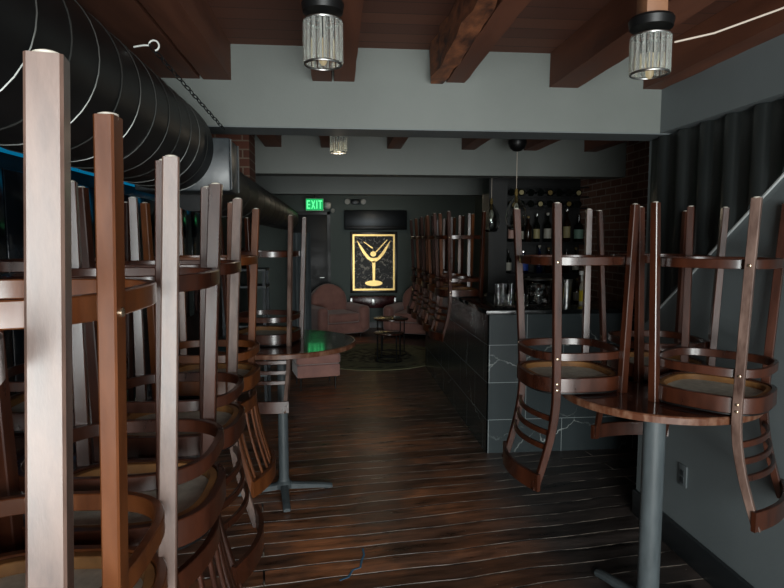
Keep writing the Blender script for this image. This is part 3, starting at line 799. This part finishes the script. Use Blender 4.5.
def side_table(x, y, h, r, label):
    t = thing('side_table', label, 'side table', (x, y, .008))
    obj('tabletop', B(add_lathe, [(r-.004, h-.02), (r, h-.015), (r, h-.003), (r-.005, h)], 48), 'table_wood', t)
    obj('ring_frame', B(add_tube, [((r-.02)*math.cos(2*PI*k/40), (r-.02)*math.sin(2*PI*k/40), .02) for k in range(40)], .008, 8, closed=True), 'black_metal', t)
    for k in range(4):
        a = 2*PI*k/4+.5; obj('leg', B(add_tube, [((r-.02)*math.cos(a), (r-.02)*math.sin(a), .012), ((r-.02)*math.cos(a), (r-.02)*math.sin(a), h-.02)], .009, 8), 'black_metal', t)
side_table(.80, 8.72, .55, .26, 'taller round dark side table standing on the round rug')
side_table(.72, 8.2, .42, .21, 'lower round dark side table in front of the taller one on the rug')
t = obj('round_rug', B(add_lathe, [(1.02, 0.0005), (1.02, .007)], 72), 'rug', loc=(.55, 8.68, 0))
tag(t, 'round patterned olive rug on the plank floor under the side tables', 'rug')

# host stand with a vase, seen through the stool at the left
t = thing('service_shelf', 'dark metal service shelf against the left side beyond the round table', 'shelf', (-.93, 6.15, 0))
for sx in (-.2, .2):
    for sy in (-.15, .15): obj('leg', box_bm(sx-.015, sx+.015, sy-.015, sy+.015, 0, 1.42), 'dark_metal', t)
for z in (.35, .85, 1.25, 1.42): obj('shelf_board', box_bm(-.22, .22, -.17, .17, z-.012, z+.012, bev=.003), 'grey_metal', t)
tag(obj('round_vase', B(add_lathe, [(.04, 1.433), (.085, 1.47), (.10, 1.53), (.08, 1.59), (.045, 1.62), (.05, 1.64)], 28, -.93, 6.15), 'bottle_brown'), 'round brown glass vase on the dark service shelf', 'vase')
t = tag(obj('hanging_curtain', B(add_strip, [(-.62+.02*i, 8.2 + .02*math.sin(i*1.3), .92) for i in range(14)], 1.8, .006), 'grey_metal'), 'narrow pale grey curtain hanging behind the service shelf', 'curtain')

# ------------------------------------------------------------------ back bar
t = thing('back_bar_shelf', 'tall black back bar shelving against the wall, full of bottles', 'shelving', (2.16, 6.16, 0))
obj('back_panel', box_bm(-.36, .545, .26, .30, 0, 2.6), 'shelf_black', t)
obj('end_panel', box_bm(-.555, -.36, 0, .30, 0, 2.6), 'shelf_black', t)
SZ = (1.02, 1.36, 1.70)
for z in SZ: obj('shelf_board', box_bm(-.36, .545, 0, .26, z-.03, z), 'black_metal', t)
obj('base_cabinet', box_bm(-.36, .545, -.10, .26, 0, .98, bev=.004), 'wall_black', t)
obj('bottle_rack', B(lambda bm: [add_box(bm, -.36, .545, .03, .05, z-.006, z+.006) for z in (2.06, 2.18, 2.28)]), 'black_metal', t)
def bottle(x, y, z, h, r, glassm, labm, label, group=None, cap=None):
    t = thing('bottle', label, 'bottle', (x, y, z+.0005), 0, group)
    obj('body', B(add_lathe, [(r*.9, 0), (r, .008), (r, h*.56), (r*.85, h*.63), (r*.38, h*.72), (r*.33, h*.95), (r*.38, h)], 20), glassm, t)
    if labm: obj('paper_label', B(add_lathe, [(r+.0008, h*.12), (r+.0008, h*.46)], 20, cap=False), labm, t)
    obj('cap', B(add_lathe, [(r*.40, h*.93), (r*.40, h*1.01)], 14), cap or 'black_metal', t)
    return t
named = [(1.885, 1.70, .30, .040, 'bottle_dark', 'label_pink', 'bottle with a pink label at the left of the top back bar shelf', 'steel'),
         (2.285, 1.70, .31, .040, 'bottle_dark', 'label_white', 'bottle with a pale square label on the top back bar shelf', 'label_white'),
         (2.50, 1.70, .36, .038, 'bottle_brown', 'label_cream', 'tall bottle with a cream label on the top back bar shelf, tallest one there', 'steel'),
         (2.635, 1.70, .29, .050, 'bottle_dark', 'label_green', 'wide bottle with a pale green label beside the brick wall on the top shelf', 'frame_black'),
         (2.02, 1.36, .24, .055, 'green_leaf', 'blue_label', 'wide dark blue bottle on the middle back bar shelf', 'chrome'),
         (2.20, 1.36, .30, .036, 'green_leaf', None, 'slim blue glass bottle with a bright cap on the middle back bar shelf', 'label_white')]
for x, z, h, r, g, l, lab, cp in named: bottle(x, 6.27, z, h, r, g, l, lab, cap=cp)
for z, xs in ((1.70, (1.99, 2.075, 2.17, 2.395)), (1.36, (1.86, 2.31, 2.41, 2.51, 2.62)), (1.02, (1.87, 1.98, 2.09, 2.20, 2.31, 2.42, 2.53, 2.64))):
    for k, x in enumerate(xs):
        bottle(x, 6.29, z, .25+.05*((k*7) % 3)/2, .034+.004*(k % 2), ('bottle_dark', 'bottle_brown')[k % 2], (None, 'label_white', None, 'label_cream')[(k+int(z*10)) % 4],
               'dark liquor bottle on the %s back bar shelf, %s such from the left' % ({1.70: 'top', 1.36: 'middle', 1.02: 'lowest'}[z], ORD[k]), 'liquor bottles on the back bar shelves', ('frame_black', 'foil_gold', 'steel')[k % 3])
# wine bottles lying in the rack, ends facing out
k = 0
for z in (2.105, 2.225):
    for i, x in enumerate([1.86 + .105*i for i in range(8)]):
        t = thing('wine_bottle', 'wine bottle lying in the %s rack row, %s from the left' % ('lower' if z < 2.2 else 'upper', ORD[i]), 'bottle', (x, 6.20, z), 0, 'wine bottles lying in the rack')
        obj('body', B(lambda bm: add_tube(bm, [(0, 0, 0), (0, .17, 0), (0, .21, 0), (0, .215, 0)], [.037, .037, .016, .014], 18)), 'bottle_dark', t)
        if k % 3 == 0: obj('end_capsule', B(lambda bm: add_tube(bm, [(0, -.003, 0), (0, 0, 0)], [.024, .026], 16)), ('foil_gold', 'label_cream')[k % 2], t)
        k += 1

# things on the bar
t = thing('ice_bucket', 'clear faceted glass ice bucket with a metal rim on the bar counter', 'ice bucket', (1.70, 4.86, BT+.0005))
bm = bmesh.new(); add_lathe(bm, [(.085, 0), (.095, .02), (.10, .16), (.11, .22)], 14, cap=False); bm.faces.new([v for v in bm.verts if abs(v.co.z) < 1e-5][::-1])
g = obj('glass_body', bm, 'glass', t, smooth=5); sm = g.modifiers.new('thickness', 'SOLIDIFY'); sm.thickness = .006
obj('metal_rim', B(add_tube, [(.11*math.cos(2*PI*k/30), .11*math.sin(2*PI*k/30), .222) for k in range(30)], .006, 8, closed=True), 'steel', t)
ic = bmesh.new()
for k in range(26):
    a = random.uniform(0, 6.28); rr = random.uniform(0, .06)
    mt = Matrix.Translation((rr*math.cos(a), rr*math.sin(a), .03+.165*k/26)) @ Matrix.Rotation(random.uniform(0, 3), 4, 'X') @ Matrix.Rotation(random.uniform(0, 3), 4, 'Z')
    add_box(ic, -.017, .017, -.017, .017, -.017, .017, mat=mt)
o = obj('bright_utensils', ic, 'chrome', t, smooth=5, label='bright shiny bar tools inside'); 
t = thing('cocktail_shaker', 'tall shiny steel cocktail shaker on the bar right of the glass bucket', 'shaker', (1.885, 4.85, BT+.0005))
obj('body', B(add_lathe, [(.034, 0), (.045, .19)], 28), 'chrome', t); obj('cap', B(add_lathe, [(.045, .19), (.03, .235), (.016, .245), (.016, .28)], 28), 'steel', t)
tag(obj('mixing_tin', B(add_lathe, [(.034, 0), (.048, .21), (.049, .214), (.046, .214)], 28), 'steel', loc=(1.975, 4.92, BT+.0005)), 'open steel mixing tin beside the cocktail shaker', 'tin')
t = thing('spray_bottle', 'pale spray bottle with a yellow label at the right end of the bar', 'spray bottle', (2.11, 4.86, BT+.0005))
obj('body', B(add_lathe, [(.042, 0), (.045, .01), (.045, .15), (.03, .20), (.016, .235), (.016, .255)], 24), 'label_white', t)
obj('paper_label', B(add_lathe, [(.0458, .03), (.0458, .125)], 24, cap=False), 'yellow', t)
obj('trigger_head', B(lambda bm: (add_box(bm, -.05, .025, -.014, .014, .255, .29, bev=.005), add_box(bm, -.035, -.022, -.008, .008, .20, .256, bev=.003))), 'white_plastic', t)
for k, x in enumerate((1.40, 1.46, 1.52)):
    t = tag(obj('tall_glass', B(add_lathe, [(.022, 0), (.024, .004), (.028, .17), (.0265, .17), (.021, .008)], 20, cap=False), 'glass', loc=(x, 5.02+.05*(k % 2), BT+.001)),
            ('left', 'middle', 'right')[k] + ' one of three tall clear glasses on the bar corner', 'glass', 'tall glasses on the bar')
for k, (x, yy) in enumerate(((1.36, 4.86), (1.56, 4.80), (1.44, 4.84))):
    tag(obj('tumbler', B(add_lathe, [(.032, 0), (.034, .004), (.038, .095), (.036, .095), (.030, .009)], 20, cap=False), 'glass', loc=(x, yy, BT+.001)),
        ('leftmost', 'rightmost', 'middle')[k] + ' one of three short clear tumblers on the bar corner', 'glass', 'tumblers on the bar')

M['blue_paint'] = base_mat('blue_paint', lin('#3f6a86'), .6)[0]
tag(obj('paint_smear', B(add_strip, [(.0, 2.86, .0012), (.045, 2.885, .0012), (.07, 2.95, .0012), (.11, 2.97, .0012), (.12, 3.04, .0012), (.135, 3.09, .0012), (.13, 3.16, .0012)], .002, .011, c=.0004), 'blue_paint'),
    'small squiggle of blue paint on the plank floor of the aisle', 'paint smear')
